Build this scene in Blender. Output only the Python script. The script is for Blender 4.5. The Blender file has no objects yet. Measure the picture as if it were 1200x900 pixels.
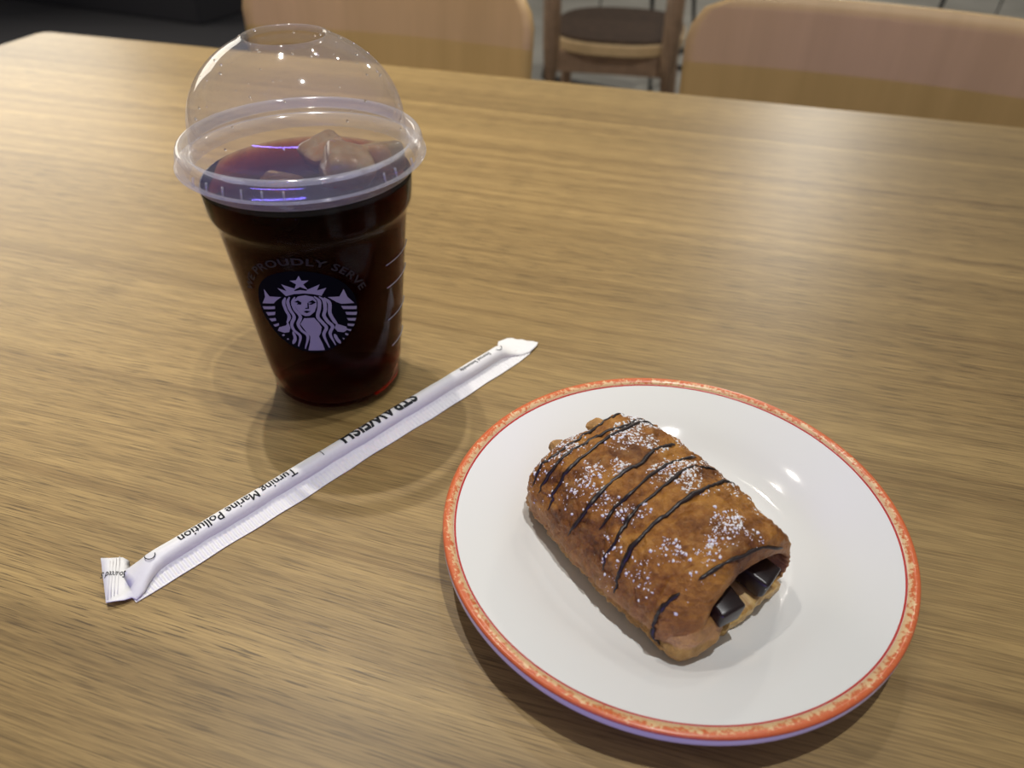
import bpy, bmesh, math, random
from mathutils import Vector, Matrix, noise
random.seed(7)
R = math.radians
scene = bpy.context.scene
C = scene.collection
T = 0.74                      # height of the table top above the floor

# ------------------------------------------------------------------ camera
PITCH, ROLL, HC, FPX = 0.6564, 0.0099, 0.2418, 916.0
fw = Vector((0, math.cos(PITCH), -math.sin(PITCH)))
up0 = Vector((0, math.sin(PITCH), math.cos(PITCH)))
rt0 = Vector((1, 0, 0))
rt = rt0 * math.cos(ROLL) + up0 * math.sin(ROLL)
up = -rt0 * math.sin(ROLL) + up0 * math.cos(ROLL)
cam = bpy.data.cameras.new('camera')
cam.sensor_fit = 'HORIZONTAL'; cam.sensor_width = 36.0
cam.lens = FPX / 1200 * 36.0
cam.clip_start = 0.01; cam.clip_end = 60
cam.dof.use_dof = True; cam.dof.focus_distance = 0.315; cam.dof.aperture_fstop = 10.0
co = bpy.data.objects.new('camera', cam); C.objects.link(co)
m = Matrix((rt, up, -fw)).transposed().to_4x4()
m.translation = (0, 0, T + HC)
co.matrix_world = m
scene.camera = co

# ------------------------------------------------------------------ world and lights
world = bpy.data.worlds.new('world'); scene.world = world
world.use_nodes = True
bg = world.node_tree.nodes['Background']
bg.inputs[0].default_value = (1.0, 0.97, 0.93, 1); bg.inputs[1].default_value = 0.23

def lamp(name, kind, loc, power, col, size=0.05, target=None, spot=None, blend=0.6, sizey=None):
    l = bpy.data.lights.new(name, kind); l.energy = power; l.color = col
    if kind == 'AREA':
        l.size = size
        if sizey: l.shape = 'RECTANGLE'; l.size_y = sizey
    else:
        l.shadow_soft_size = size
    if kind == 'SPOT':
        l.spot_size = R(spot); l.spot_blend = blend
    o = bpy.data.objects.new(name, l); C.objects.link(o)
    o.location = (loc[0], loc[1], T + loc[2])
    if target:
        d = Vector((target[0], target[1], T + target[2])) - o.location
        o.rotation_euler = d.to_track_quat('-Z', 'Y').to_euler()
    return o

WARM = (1.0, 0.94, 0.85)
lamp('downlight_far_left', 'SPOT', (-0.36, 0.84, 1.60), 100, WARM, 0.016, (-0.27, 0.64, 0), 45, 1.0)
lamp('downlight_overhead', 'POINT', (0.20, 0.16, 1.75), 51, (1.0, 1.0, 0.99), 0.018)
lamp('table_end_fill', 'SPOT', (-0.72, 1.12, 1.5), 22, WARM, 0.04, (-0.60, 0.92, 0), 46, 1.0)  # added spot, brightens the far left end of the tabletop
lamp('downlight_back_right', 'POINT', (0.74, 2.02, 2.0), 16, WARM, 0.018)
lamp('downlight_back', 'POINT', (0.25, 1.48, 2.0), 12, WARM, 0.018)
lamp('downlight_rear_floor', 'POINT', (1.6, 4.2, 1.6), 60, (1, 0.95, 0.86), 0.06)
lamp('table_gloss_panel', 'AREA', (-2.75, 3.75, 0.95), 36, (1.0, 0.94, 0.82), 1.8, (-0.3, 0.6, 0), sizey=1.3)  # unseen panel, added for the gloss on the left of the table and soft fill
lamp('blue_led_strip', 'AREA', (-0.45, -1.53, 0.22), 11.5, (0.22, 0.17, 1.0), 1.6, (0.0, 0.5, 0.1), sizey=0.05)

vs = scene.view_settings
vs.view_transform = 'Standard'; vs.look = 'None'; vs.exposure = 0.0; vs.gamma = 1.0
vs.use_curve_mapping = False
scene.cycles.transparent_max_bounces = 32
scene.cycles.max_bounces = 14
scene.cycles.transmission_bounces = 14

# ------------------------------------------------------------------ materials
def mat(name):
    mm = bpy.data.materials.new(name); mm.use_nodes = True
    nt = mm.node_tree
    return mm, nt, nt.nodes['Principled BSDF']

def nd(nt, kind, **kw):
    n = nt.nodes.new(kind)
    for k, v in kw.items():
        if k in n.inputs: n.inputs[k].default_value = v
        else: setattr(n, k, v)
    return n

def ramp(nt, fac, stops):
    r = nt.nodes.new('ShaderNodeValToRGB')
    e = r.color_ramp.elements
    while len(e) < len(stops): e.new(0.5)
    for i, (p, c) in enumerate(stops):
        e[i].position = p; e[i].color = (*c, 1) if len(c) == 3 else c
    nt.links.new(fac, r.inputs[0])
    return r.outputs[0]

def noise_at(nt, scale3, scale=1.0, detail=3.0, rough=0.55, dist=0.0, coord='Object', loc=(0, 0, 0)):
    tc = nt.nodes.new('ShaderNodeTexCoord')
    mp = nt.nodes.new('ShaderNodeMapping')
    mp.inputs['Scale'].default_value = scale3; mp.inputs['Location'].default_value = loc
    nt.links.new(tc.outputs[coord], mp.inputs['Vector'])
    n = nd(nt, 'ShaderNodeTexNoise', Scale=scale, Detail=detail, Roughness=rough, Distortion=dist)
    nt.links.new(mp.outputs[0], n.inputs['Vector'])
    return n.outputs['Fac']

def mixc(nt, a, b, fac, mode='MIX'):
    n = nt.nodes.new('ShaderNodeMix'); n.data_type = 'RGBA'; n.blend_type = mode
    for sock, v in ((n.inputs[6], a), (n.inputs[7], b), (n.inputs[0], fac)):
        if hasattr(v, 'links'): nt.links.new(v, sock)
        elif isinstance(v, tuple): sock.default_value = (*v, 1)
        else: sock.default_value = v
    return n.outputs[2]

def bump(nt, bsdf, h, strength=0.2, dist=0.001):
    b = nd(nt, 'ShaderNodeBump', Strength=strength, Distance=dist)
    nt.links.new(h, b.inputs['Height']); nt.links.new(b.outputs[0], bsdf.inputs['Normal'])

def plain(name, col, rough=0.5, metal=0.0, spec=0.5, var=0.0, vscale=40):
    mm, nt, b = mat(name)
    b.inputs['Base Color'].default_value = (*col, 1)
    b.inputs['Roughness'].default_value = rough; b.inputs['Metallic'].default_value = metal
    b.inputs['Specular IOR Level'].default_value = spec
    if var:
        f = noise_at(nt, (1, 1, 1), vscale, 4)
        lo = tuple(c * (1 - var) for c in col); hi = tuple(min(1, c * (1 + var)) for c in col)
        nt.links.new(ramp(nt, f, [(0.3, lo), (0.7, hi)]), b.inputs['Base Color'])
    return mm

def oak(name, light, mid, dark, rough=0.36, k=1.0, staves=None):
    mm, nt, b = mat(name)
    # slow wander of the grain lines
    tc = nt.nodes.new('ShaderNodeTexCoord')
    warp = noise_at(nt, (1.6 * k, 4 * k, 1), 1.0, 2)
    sep = nt.nodes.new('ShaderNodeSeparateXYZ'); nt.links.new(tc.outputs['Object'], sep.inputs[0])
    ad = nd(nt, 'ShaderNodeMath', operation='MULTIPLY_ADD'); nt.links.new(warp, ad.inputs[0])
    ad.inputs[1].default_value = 0.024 / k; nt.links.new(sep.outputs['Y'], ad.inputs[2])
    cmb = nt.nodes.new('ShaderNodeCombineXYZ')
    nt.links.new(sep.outputs['X'], cmb.inputs[0]); nt.links.new(ad.outputs[0], cmb.inputs[1]); nt.links.new(sep.outputs['Z'], cmb.inputs[2])
    def n2(sc, detail, rough_, loc=(0, 0, 0)):
        mp = nt.nodes.new('ShaderNodeMapping'); mp.inputs['Scale'].default_value = sc; mp.inputs['Location'].default_value = loc
        nt.links.new(cmb.outputs[0], mp.inputs[0])
        n = nd(nt, 'ShaderNodeTexNoise', Scale=1.0, Detail=detail, Roughness=rough_)
        nt.links.new(mp.outputs[0], n.inputs['Vector']); return n.outputs['Fac']
    broad = n2((0.8 * k, 26 * k, 1), 4, 0.6)
    mid_n = n2((4.0 * k, 150 * k, 1), 5, 0.65, (3, 7, 0))
    fine = n2((38 * k, 1150 * k, 1), 3, 0.6, (1, 2, 0))
    pores = n2((48 * k, 1500 * k, 1), 2, 0.5, (9, 4, 0))
    c1 = ramp(nt, broad, [(0.38, mid), (0.50, tuple((a + b_) / 2 for a, b_ in zip(mid, light))), (0.62, light)])
    c2 = ramp(nt, mid_n, [(0.36, dark), (0.60, light)])
    c = mixc(nt, c1, c2, 0.34)
    c3 = ramp(nt, fine, [(0.33, tuple(x * 0.58 for x in mid)), (0.60, tuple(min(1, x * 1.12) for x in light))])
    c = mixc(nt, c, c3, 0.46)
    long_ = n2((0.35 * k, 75 * k, 1), 5, 0.7, (2, 11, 0))
    lf = ramp(nt, long_, [(0.36, (0.74, 0.70, 0.66)), (0.47, (0.96, 0.95, 0.94)), (0.55, (1.02, 1.02, 1.02)), (0.66, (1.22, 1.22, 1.20))])
    c = mixc(nt, c, lf, 1.0, 'MULTIPLY')
    if staves:
        st = nd(nt, 'ShaderNodeMath', operation='MULTIPLY_ADD'); nt.links.new(ad.outputs[0], st.inputs[0])
        st.inputs[1].default_value = 1 / 0.8; st.inputs[2].default_value = 0.5 - 0.012 / 0.8
        sr = ramp(nt, st.outputs[0], staves); sr.node.color_ramp.interpolation = 'CONSTANT'
        c = mixc(nt, c, sr, 1.0, 'MULTIPLY')
    pf = ramp(nt, pores, [(0.34, (1, 1, 1)), (0.43, (0, 0, 0))])
    gate = ramp(nt, n2((2.5 * k, 9 * k, 1), 2, 0.5, (5, 5, 0)), [(0.38, (0.25, 0.25, 0.25)), (0.62, (1, 1, 1))])
    pg = mixc(nt, pf, gate, 1.0, 'MULTIPLY')
    pm = nd(nt, 'ShaderNodeMath', operation='MULTIPLY'); nt.links.new(pg, pm.inputs[0]); pm.inputs[1].default_value = 0.8
    c = mixc(nt, c, tuple(x * 0.5 for x in dark), pm.outputs[0])
    nt.links.new(c, b.inputs['Base Color'])
    b.inputs['Roughness'].default_value = rough
    bump(nt, b, fine, 0.16, 0.0004)
    return mm

M = {}
M['oak'] = oak('oak_table', (0.365, 0.245, 0.092), (0.205, 0.130, 0.044), (0.112, 0.066, 0.021), 0.40, 1.0,
               [(0.0, (0.93, 0.92, 0.90)), (0.145, (1.06, 1.06, 1.05)), (0.30, (1.0, 1.0, 1.0)), (0.424, (0.88, 0.86, 0.82)), (0.60, (0.98, 0.97, 0.95)), (0.80, (0.91, 0.90, 0.87)), (0.94, (1.03, 1.03, 1.02))])
M['oak_edge'] = plain('oak_edge_band', (0.36, 0.24, 0.11), 0.45, var=0.12)
def ply():
    mm, nt, b = mat('pale_plywood')
    f = noise_at(nt, (38, 38, 2.0), 1.0, 3)
    nt.links.new(ramp(nt, f, [(0.3, (0.54, 0.355, 0.145)), (0.7, (0.62, 0.41, 0.175))]), b.inputs['Base Color'])
    b.inputs['Roughness'].default_value = 0.5
    return mm
M['ply'] = ply()
M['ply_edge'] = plain('plywood_edge', (0.62, 0.43, 0.22), 0.5, var=0.1)
M['brown_wood'] = plain('brown_wood', (0.30, 0.19, 0.115), 0.5, var=0.2)
M['brown_seat'] = plain('dark_brown_seat', (0.060, 0.034, 0.019), 0.75, spec=0.25, var=0.25)
M['black_metal'] = plain('black_metal', (0.008, 0.008, 0.009), 0.45, spec=0.4)
M['carpet'] = plain('dark_carpet', (0.020, 0.019, 0.022), 0.9, var=0.25, vscale=300)
M['bench'] = plain('charcoal_upholstery', (0.030, 0.027, 0.024), 0.6, var=0.15)

def floor_mat():
    mm, nt, b = mat('grey_stone_floor')
    f = noise_at(nt, (1, 1, 1), 2.5, 6, 0.6)
    nt.links.new(ramp(nt, f, [(0.3, (0.27, 0.255, 0.215)), (0.7, (0.42, 0.40, 0.35))]), b.inputs['Base Color'])
    b.inputs['Roughness'].default_value = 0.5
    return mm
M['floor'] = floor_mat()
M['wall'] = plain('warm_grey_wall', (0.55, 0.52, 0.47), 0.8, var=0.05, vscale=3)

def clear_plastic(name, tint, rough=0.04, base=0.05, edge=0.75, milk=0.04, milkcol=(0.9, 0.92, 1.0), fog=0.0):
    mm = bpy.data.materials.new(name); mm.use_nodes = True
    nt = mm.node_tree
    for n in list(nt.nodes):
        if n.type == 'BSDF_PRINCIPLED': nt.nodes.remove(n)
    out = [n for n in nt.nodes if n.type == 'OUTPUT_MATERIAL'][0]
    tr = nt.nodes.new('ShaderNodeBsdfTransparent'); tr.inputs[0].default_value = (*tint, 1)
    gl = nt.nodes.new('ShaderNodeBsdfGlossy'); gl.inputs['Roughness'].default_value = rough
    df = nt.nodes.new('ShaderNodeBsdfDiffuse'); df.inputs[0].default_value = (*milkcol, 1)
    lw = nt.nodes.new('ShaderNodeLayerWeight'); lw.inputs[0].default_value = 0.28
    mr = nd(nt, 'ShaderNodeMapRange'); mr.inputs['To Min'].default_value = base; mr.inputs['To Max'].default_value = edge
    nt.links.new(lw.outputs['Facing'], mr.inputs['Value'])
    pw = nd(nt, 'ShaderNodeMath', operation='POWER'); nt.links.new(lw.outputs['Facing'], pw.inputs[0]); pw.inputs[1].default_value = 2.2
    nt.links.new(pw.outputs[0], mr.inputs['Value'])
    m1 = nt.nodes.new('ShaderNodeMixShader'); nt.links.new(mr.outputs[0], m1.inputs[0])
    nt.links.new(tr.outputs[0], m1.inputs[1]); nt.links.new(gl.outputs[0], m1.inputs[2])
    m2 = nt.nodes.new('ShaderNodeMixShader'); m2.inputs[0].default_value = milk
    if fog:      # breath of condensation low on the inside of the dome
        tcn = nt.nodes.new('ShaderNodeTexCoord'); sp = nt.nodes.new('ShaderNodeSeparateXYZ'); nt.links.new(tcn.outputs['Object'], sp.inputs[0])
        fr = nd(nt, 'ShaderNodeMapRange'); fr.inputs['From Min'].default_value = 0.124; fr.inputs['From Max'].default_value = 0.150
        fr.inputs['To Min'].default_value = fog; fr.inputs['To Max'].default_value = milk * 0.7
        nz = noise_at(nt, (1, 1, 1), 70, 3)
        fz = nd(nt, 'ShaderNodeMath', operation='MULTIPLY_ADD'); nt.links.new(nz, fz.inputs[0]); fz.inputs[1].default_value = 0.012; nt.links.new(sp.outputs['Z'], fz.inputs[2])
        nt.links.new(fz.outputs[0], fr.inputs['Value']); nt.links.new(fr.outputs[0], m2.inputs[0])
    nt.links.new(m1.outputs[0], m2.inputs[1]); nt.links.new(df.outputs[0], m2.inputs[2])
    nt.links.new(m2.outputs[0], out.inputs['Surface'])
    return mm
M['lid'] = clear_plastic('clear_lid_plastic', (0.95, 0.95, 0.96), 0.05, 0.05, 0.65, 0.085, fog=0.20)
M['lid_rim'] = clear_plastic('frosted_lid_rim', (0.93, 0.93, 0.95), 0.10, 0.08, 0.55, 0.15)
M['cup'] = clear_plastic('clear_cup_plastic', (0.96, 0.96, 0.96), 0.06, 0.006, 0.14, 0.0)

def liquid(name, ior, col, dens, rough=0.0, surf=(1, 1, 1)):
    mm = bpy.data.materials.new(name); mm.use_nodes = True
    nt = mm.node_tree
    for n in list(nt.nodes):
        if n.type == 'BSDF_PRINCIPLED': nt.nodes.remove(n)
    out = [n for n in nt.nodes if n.type == 'OUTPUT_MATERIAL'][0]
    g = nt.nodes.new('ShaderNodeBsdfGlass'); g.inputs['IOR'].default_value = ior
    g.inputs['Roughness'].default_value = rough; g.inputs['Color'].default_value = (*surf, 1)
    nt.links.new(g.outputs[0], out.inputs['Surface'])
    if dens:
        v = nt.nodes.new('ShaderNodeVolumeAbsorption'); v.inputs['Color'].default_value = (*col, 1)
        v.inputs['Density'].default_value = dens
        nt.links.new(v.outputs[0], out.inputs['Volume'])
    return mm
M['coffee'] = liquid('black_coffee', 1.12, (0.70, 0.26, 0.05), 230, 0.0)
def ice_mat():
    mm, nt, b = mat('coffee_stained_ice')
    f = noise_at(nt, (1, 1, 1), 120, 3)
    nt.links.new(ramp(nt, f, [(0.35, (0.72, 0.42, 0.14)), (0.65, (0.92, 0.70, 0.38))]), b.inputs['Base Color'])
    b.inputs['Roughness'].default_value = 0.12; b.inputs['IOR'].default_value = 1.31
    b.inputs['Transmission Weight'].default_value = 0.72
    return mm
M['ice'] = ice_mat()
M['droplet'] = liquid('water_droplet', 1.33, (1, 1, 1), 0)

M['print_white'] = plain('white_print', (0.34, 0.34, 0.38), 0.6, spec=0.2)
M['print_dark'] = plain('dark_green_print', (0.003, 0.004, 0.006), 0.8, spec=0.05)
M['print_black'] = plain('black_ink', (0.012, 0.013, 0.016), 0.6, spec=0.3)
M['paper'] = plain('white_wrapper_paper', (0.80, 0.79, 0.79), 0.42, var=0.02, vscale=600)

def porcelain():
    mm, nt, b = mat('ivory_porcelain')
    b.inputs['Base Color'].default_value = (0.79, 0.79, 0.78, 1)
    b.inputs['Roughness'].default_value = 0.06
    return mm
M['porcelain'] = porcelain()

def rim_mat():
    mm, nt, b = mat('sponged_orange_rim')
    tc = nt.nodes.new('ShaderNodeTexCoord')
    ln = nt.nodes.new('ShaderNodeVectorMath'); ln.operation = 'MULTIPLY'; ln.inputs[1].default_value = (1, 1, 0)
    nt.links.new(tc.outputs['Object'], ln.inputs[0])
    le = nt.nodes.new('ShaderNodeVectorMath'); le.operation = 'LENGTH'; nt.links.new(ln.outputs[0], le.inputs[0])
    mr = nd(nt, 'ShaderNodeMapRange'); mr.inputs['From Min'].default_value = 0.0838; mr.inputs['From Max'].default_value = 0.0880
    nt.links.new(le.outputs['Value'], mr.inputs['Value'])
    n1 = noise_at(nt, (1, 1, 1), 760, 4, 0.75)
    n2 = noise_at(nt, (1, 1, 1), 190, 2, 0.6)
    a = nd(nt, 'ShaderNodeMath', operation='MULTIPLY_ADD'); nt.links.new(n1, a.inputs[0]); a.inputs[1].default_value = 2.6; nt.links.new(mr.outputs[0], a.inputs[2])
    a2 = nd(nt, 'ShaderNodeMath', operation='MULTIPLY_ADD'); nt.links.new(n2, a2.inputs[0]); a2.inputs[1].default_value = 1.2; nt.links.new(a.outputs[0], a2.inputs[2])
    c = ramp(nt, a2.outputs[0], [(0.0, (0.80, 0.58, 0.34)), (0.462, (0.78, 0.54, 0.29)), (0.506, (0.64, 0.15, 0.045)), (1.0, (0.56, 0.07, 0.022))])
    # the ramp only spans 0..1, the sum runs to about 2.9
    sc = nd(nt, 'ShaderNodeMath', operation='MULTIPLY'); nt.links.new(a2.outputs[0], sc.inputs[0]); sc.inputs[1].default_value = 0.21
    rn = c.node; nt.links.new(sc.outputs[0], rn.inputs[0])
    nt.links.new(c, b.inputs['Base Color']); b.inputs['Roughness'].default_value = 0.28
    return mm
M['rim'] = rim_mat()
M['rim_line'] = plain('red_rim_line', (0.50, 0.030, 0.020), 0.3)

def crust():
    mm, nt, b = mat('golden_pastry_crust')
    big = noise_at(nt, (1, 1, 1), 55, 4, 0.6)
    med = noise_at(nt, (1, 1, 1), 240, 5, 0.65)
    fine = noise_at(nt, (1, 1, 1), 900, 4, 0.7)
    geo = nt.nodes.new('ShaderNodeTexCoord')
    sep = nt.nodes.new('ShaderNodeSeparateXYZ'); nt.links.new(geo.outputs['Object'], sep.inputs[0])
    # the sides and the bottom baked less than the top
    h = nd(nt, 'ShaderNodeMapRange'); h.inputs['From Min'].default_value = 0.002; h.inputs['From Max'].default_value = 0.020
    nt.links.new(sep.outputs['Z'], h.inputs['Value'])
    c_top = ramp(nt, big, [(0.38, (0.095, 0.026, 0.005)), (0.48, (0.29, 0.105, 0.013)), (0.60, (0.48, 0.215, 0.034))])
    c_side = ramp(nt, big, [(0.35, (0.52, 0.29, 0.10)), (0.65, (0.66, 0.42, 0.18))])
    c = mixc(nt, c_side, c_top, h.outputs[0])
    c2 = ramp(nt, med, [(0.36, (0.12, 0.036, 0.006)), (0.52, (0.36, 0.14, 0.022)), (0.7, (0.58, 0.31, 0.09))])
    c = mixc(nt, c, c2, 0.42)
    dust = ramp(nt, fine, [(0.62, (0, 0, 0)), (0.72, (1, 1, 1))])
    dn = nd(nt, 'ShaderNodeMath', operation='MULTIPLY'); nt.links.new(dust, dn.inputs[0]); dn.inputs[1].default_value = 0.2
    c = mixc(nt, c, (0.72, 0.60, 0.48), dn.outputs[0])
    nt.links.new(c, b.inputs['Base Color'])
    b.inputs['Roughness'].default_value = 0.40
    b.inputs['Specular IOR Level'].default_value = 0.35
    hb = nd(nt, 'ShaderNodeMath', operation='MULTIPLY_ADD'); nt.links.new(fine, hb.inputs[0]); hb.inputs[1].default_value = 0.45; nt.links.new(med, hb.inputs[2])
    bump(nt, b, hb.outputs[0], 0.9, 0.0016)
    return mm
M['crust'] = crust()
def crumb():
    mm, nt, b = mat('pale_pastry_layers')
    f = noise_at(nt, (60, 500, 500), 1.0, 3)
    nt.links.new(ramp(nt, f, [(0.35, (0.46, 0.25, 0.07)), (0.65, (0.68, 0.46, 0.17))]), b.inputs['Base Color'])
    b.inputs['Roughness'].default_value = 0.45
    bump(nt, b, f, 0.5, 0.001)
    return mm
M['crumb'] = crumb()
M['choc'] = plain('dark_chocolate', (0.014, 0.006, 0.006), 0.30, var=0.3, vscale=500)
M['drizzle'] = plain('chocolate_drizzle', (0.016, 0.008, 0.008), 0.38)
M['sugar'] = plain('icing_sugar', (0.86, 0.84, 0.86), 0.8)

# ------------------------------------------------------------------ mesh helpers
def mesh_obj(name, verts, faces, material, parent=None, smooth=True):
    me = bpy.data.meshes.new(name)
    me.from_pydata([tuple(v) for v in verts], [], faces)
    me.validate(); me.update()
    if smooth:
        for p in me.polygons: p.use_smooth = True
    if material: me.materials.append(material)
    o = bpy.data.objects.new(name, me); C.objects.link(o)
    if parent: o.parent = parent
    return o

def bm_obj(name, bm, material, parent=None, smooth=False):
    me = bpy.data.meshes.new(name); bm.to_mesh(me); bm.free()
    if smooth:
        for p in me.polygons: p.use_smooth = True
    me.materials.append(material)
    o = bpy.data.objects.new(name, me); C.objects.link(o)
    if parent: o.parent = parent
    return o

def empty(name, loc, rz=0.0):
    o = bpy.data.objects.new(name, None); C.objects.link(o)
    o.location = loc; o.rotation_euler = (0, 0, rz); o.empty_display_size = 0.05
    return o

def tag(o, label, cat, group=None):
    o['label'] = label; o['category'] = cat
    if group: o['group'] = group
    return o

def lathe(profile, n=96, closed=False):
    """profile of (r, z); r == 0 gives a pole"""
    verts, faces, rings = [], [], []
    for r, z in profile:
        if r <= 1e-9:
            rings.append([len(verts)]); verts.append((0, 0, z))
        else:
            rings.append(list(range(len(verts), len(verts) + n)))
            for i in range(n):
                a = 2 * math.pi * i / n
                verts.append((r * math.cos(a), r * math.sin(a), z))
    pairs = list(zip(rings[:-1], rings[1:]))
    if closed: pairs.append((rings[-1], rings[0]))
    for a, b in pairs:
        for i in range(n):
            j = (i + 1) % n
            if len(a) == 1 and len(b) == 1: continue
            if len(a) == 1: faces.append((a[0], b[j], b[i]))
            elif len(b) == 1: faces.append((a[i], a[j], b[0]))
            else: faces.append((a[i], a[j], b[j], b[i]))
    return verts, faces

def smooth_curve(pts, n=8):
    """Catmull-Rom through the given points"""
    P = [Vector(p) for p in pts]
    out = []
    for i in range(len(P) - 1):
        p0 = P[i - 1] if i else P[0] * 2 - P[1]
        p1, p2 = P[i], P[i + 1]
        p3 = P[i + 2] if i + 2 < len(P) else P[-1] * 2 - P[-2]
        for k in range(n):
            t = k / n
            out.append(0.5 * ((2 * p1) + (p2 - p0) * t + (2 * p0 - 5 * p1 + 4 * p2 - p3) * t * t + (3 * p1 - p0 - 3 * p2 + p3) * t ** 3))
    out.append(P[-1])
    return out

def tube(pts, radius, n=8, squash=1.0):
    """closed tube along points; radius is a number or a function of 0..1"""
    verts, faces = [], []
    N = len(pts)
    for i, p in enumerate(pts):
        d = (pts[min(i + 1, N - 1)] - pts[max(i - 1, 0)])
        d = d.normalized() if d.length > 1e-9 else Vector((1, 0, 0))
        u = d.cross(Vector((0, 0, 1)))
        if u.length < 1e-4: u = d.cross(Vector((1, 0, 0)))
        u.normalize(); v = u.cross(d).normalized()
        r = radius(i / (N - 1)) if callable(radius) else radius
        for k in range(n):
            a = 2 * math.pi * k / n
            verts.append(p + u * (r * math.cos(a)) + v * (r * squash * math.sin(a)))
    for i in range(N - 1):
        for k in range(n):
            j = (k + 1) % n
            faces.append((i * n + k, i * n + j, (i + 1) * n + j, (i + 1) * n + k))
    faces.append(tuple(range(n))[::-1]); faces.append(tuple((N - 1) * n + k for k in range(n)))
    return verts, faces

def box_bm(size, loc=(0, 0, 0), bev=0.0, seg=2):
    bm = bmesh.new()
    bmesh.ops.create_cube(bm, size=1.0)
    bmesh.ops.scale(bm, vec=size, verts=bm.verts)
    if bev: bmesh.ops.bevel(bm, geom=list(bm.edges), offset=bev, segments=seg, profile=0.5, affect='EDGES')
    bmesh.ops.translate(bm, vec=loc, verts=bm.verts)
    return bm

def flat_polys(polys):
    bm = bmesh.new()
    for poly in polys:
        f = bm.faces.new([bm.verts.new((x, y, 0)) for x, y in poly])
    bmesh.ops.triangulate(bm, faces=list(bm.faces))
    return bm

def slice_bm(bm, axis, step):
    lo = min(v.co[axis] for v in bm.verts); hi = max(v.co[axis] for v in bm.verts)
    no = [0, 0, 0]; no[axis] = 1
    x = lo + step
    while x < hi:
        c = [0, 0, 0]; c[axis] = x
        bmesh.ops.bisect_plane(bm, geom=list(bm.verts) + list(bm.edges) + list(bm.faces), plane_co=c, plane_no=no, dist=1e-7)
        x += step
    return bm

def stroke(pts, w):
    """flat ribbon polygon quads along a 2-D polyline"""
    P = smooth_curve([(x, y, 0) for x, y in pts], 5)
    quads, L = [], []
    for i, p in enumerate(P):
        d = (P[min(i + 1, len(P) - 1)] - P[max(i - 1, 0)]).normalized()
        nrm = Vector((-d.y, d.x, 0))
        ww = w * min(1.0, 0.35 + 4 * min(i, len(P) - 1 - i) / len(P))
        L.append((p + nrm * ww / 2, p - nrm * ww / 2))
    for a, b in zip(L[:-1], L[1:]):
        quads.append([(a[0].x, a[0].y), (a[1].x, a[1].y), (b[1].x, b[1].y), (b[0].x, b[0].y)])
    return quads

def text_bm(body, size, bold=0.0, align='CENTER', spacing=1.0):
    k = 1.0 if size > 0.5 else 1000.0      # fill the glyphs at a comfortable scale, then shrink
    cu = bpy.data.curves.new('lettering', 'FONT'); cu.body = body; cu.size = size * k
    cu.align_x = align; cu.offset = bold * k; cu.space_character = spacing; cu.resolution_u = 3
    o = bpy.data.objects.new('lettering', cu); C.objects.link(o)
    dg = bpy.context.evaluated_depsgraph_get(); dg.update()
    me = bpy.data.meshes.new_from_object(o.evaluated_get(dg), depsgraph=dg)
    bm = bmesh.new(); bm.from_mesh(me)
    bpy.data.objects.remove(o); bpy.data.curves.remove(cu); bpy.data.meshes.remove(me)
    bmesh.ops.triangulate(bm, faces=list(bm.faces))
    for v_ in bm.verts: v_.co /= k
    return bm

def fit_text(bm, x0, x1):
    """stretch flat lettering so it runs from x0 to x1"""
    lo = min(v.co.x for v in bm.verts); hi = max(v.co.x for v in bm.verts)
    for v in bm.verts: v.co.x = x0 + (v.co.x - lo) / (hi - lo) * (x1 - x0)
    return bm

# ------------------------------------------------------------------ the setting
def quad_floor(name, x0, x1, y0, y1, z, mtl):
    o = mesh_obj(name, [(x0, y0, z - 0.05), (x1, y0, z - 0.05), (x1, y1, z - 0.05), (x0, y1, z - 0.05), (x0, y0, z), (x1, y0, z), (x1, y1, z), (x0, y1, z)],
                 [(0, 3, 2, 1), (4, 5, 6, 7), (0, 1, 5, 4), (1, 2, 6, 5), (2, 3, 7, 6), (3, 0, 4, 7)], mtl, None, False)
    o['kind'] = 'structure'
    return o
quad_floor('floor', -7, 7, -4, 11, 0.0, M['floor'])
def wall(name, size, loc):
    o = bm_obj(name, box_bm(size, loc), M['wall'], None); o['kind'] = 'structure'
wall('wall_back', (14, 0.1, 2.9), (0, 11.05, 1.45))
wall('wall_front', (14, 0.1, 2.9), (0, -4.05, 1.45))
wall('wall_left', (0.1, 15, 2.9), (-7.05, 3.5, 1.45))
wall('wall_right', (0.1, 15, 2.9), (7.05, 3.5, 1.45))
carpet = bm_obj('carpet', box_bm((6.0, 9.0, 0.008), (-3.75, 4.2, 0.004), 0.003, 1), M['carpet'], None)
tag(carpet, 'dark charcoal carpet covering the floor beyond the left end of the table', 'carpet')

# ------------------------------------------------------------------ table
TA = R(-16.4)
E_ = Vector((math.cos(TA), math.sin(TA), 0)); N_ = Vector((-math.sin(TA), math.cos(TA), 0))
def tab(a, b, z=0.0): return E_ * a + N_ * b + Vector((0, 0, z))
A0, A1, B0, B1 = -0.828, 0.58, 0.0, 0.80
tc_ = tab((A0 + A1) / 2, (B0 + B1) / 2)
table = empty('dining_table', (tc_.x, tc_.y, 0), TA)
tag(table, 'long oak-grain dining table carrying the cup, the straw and the plate', 'table')

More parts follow.
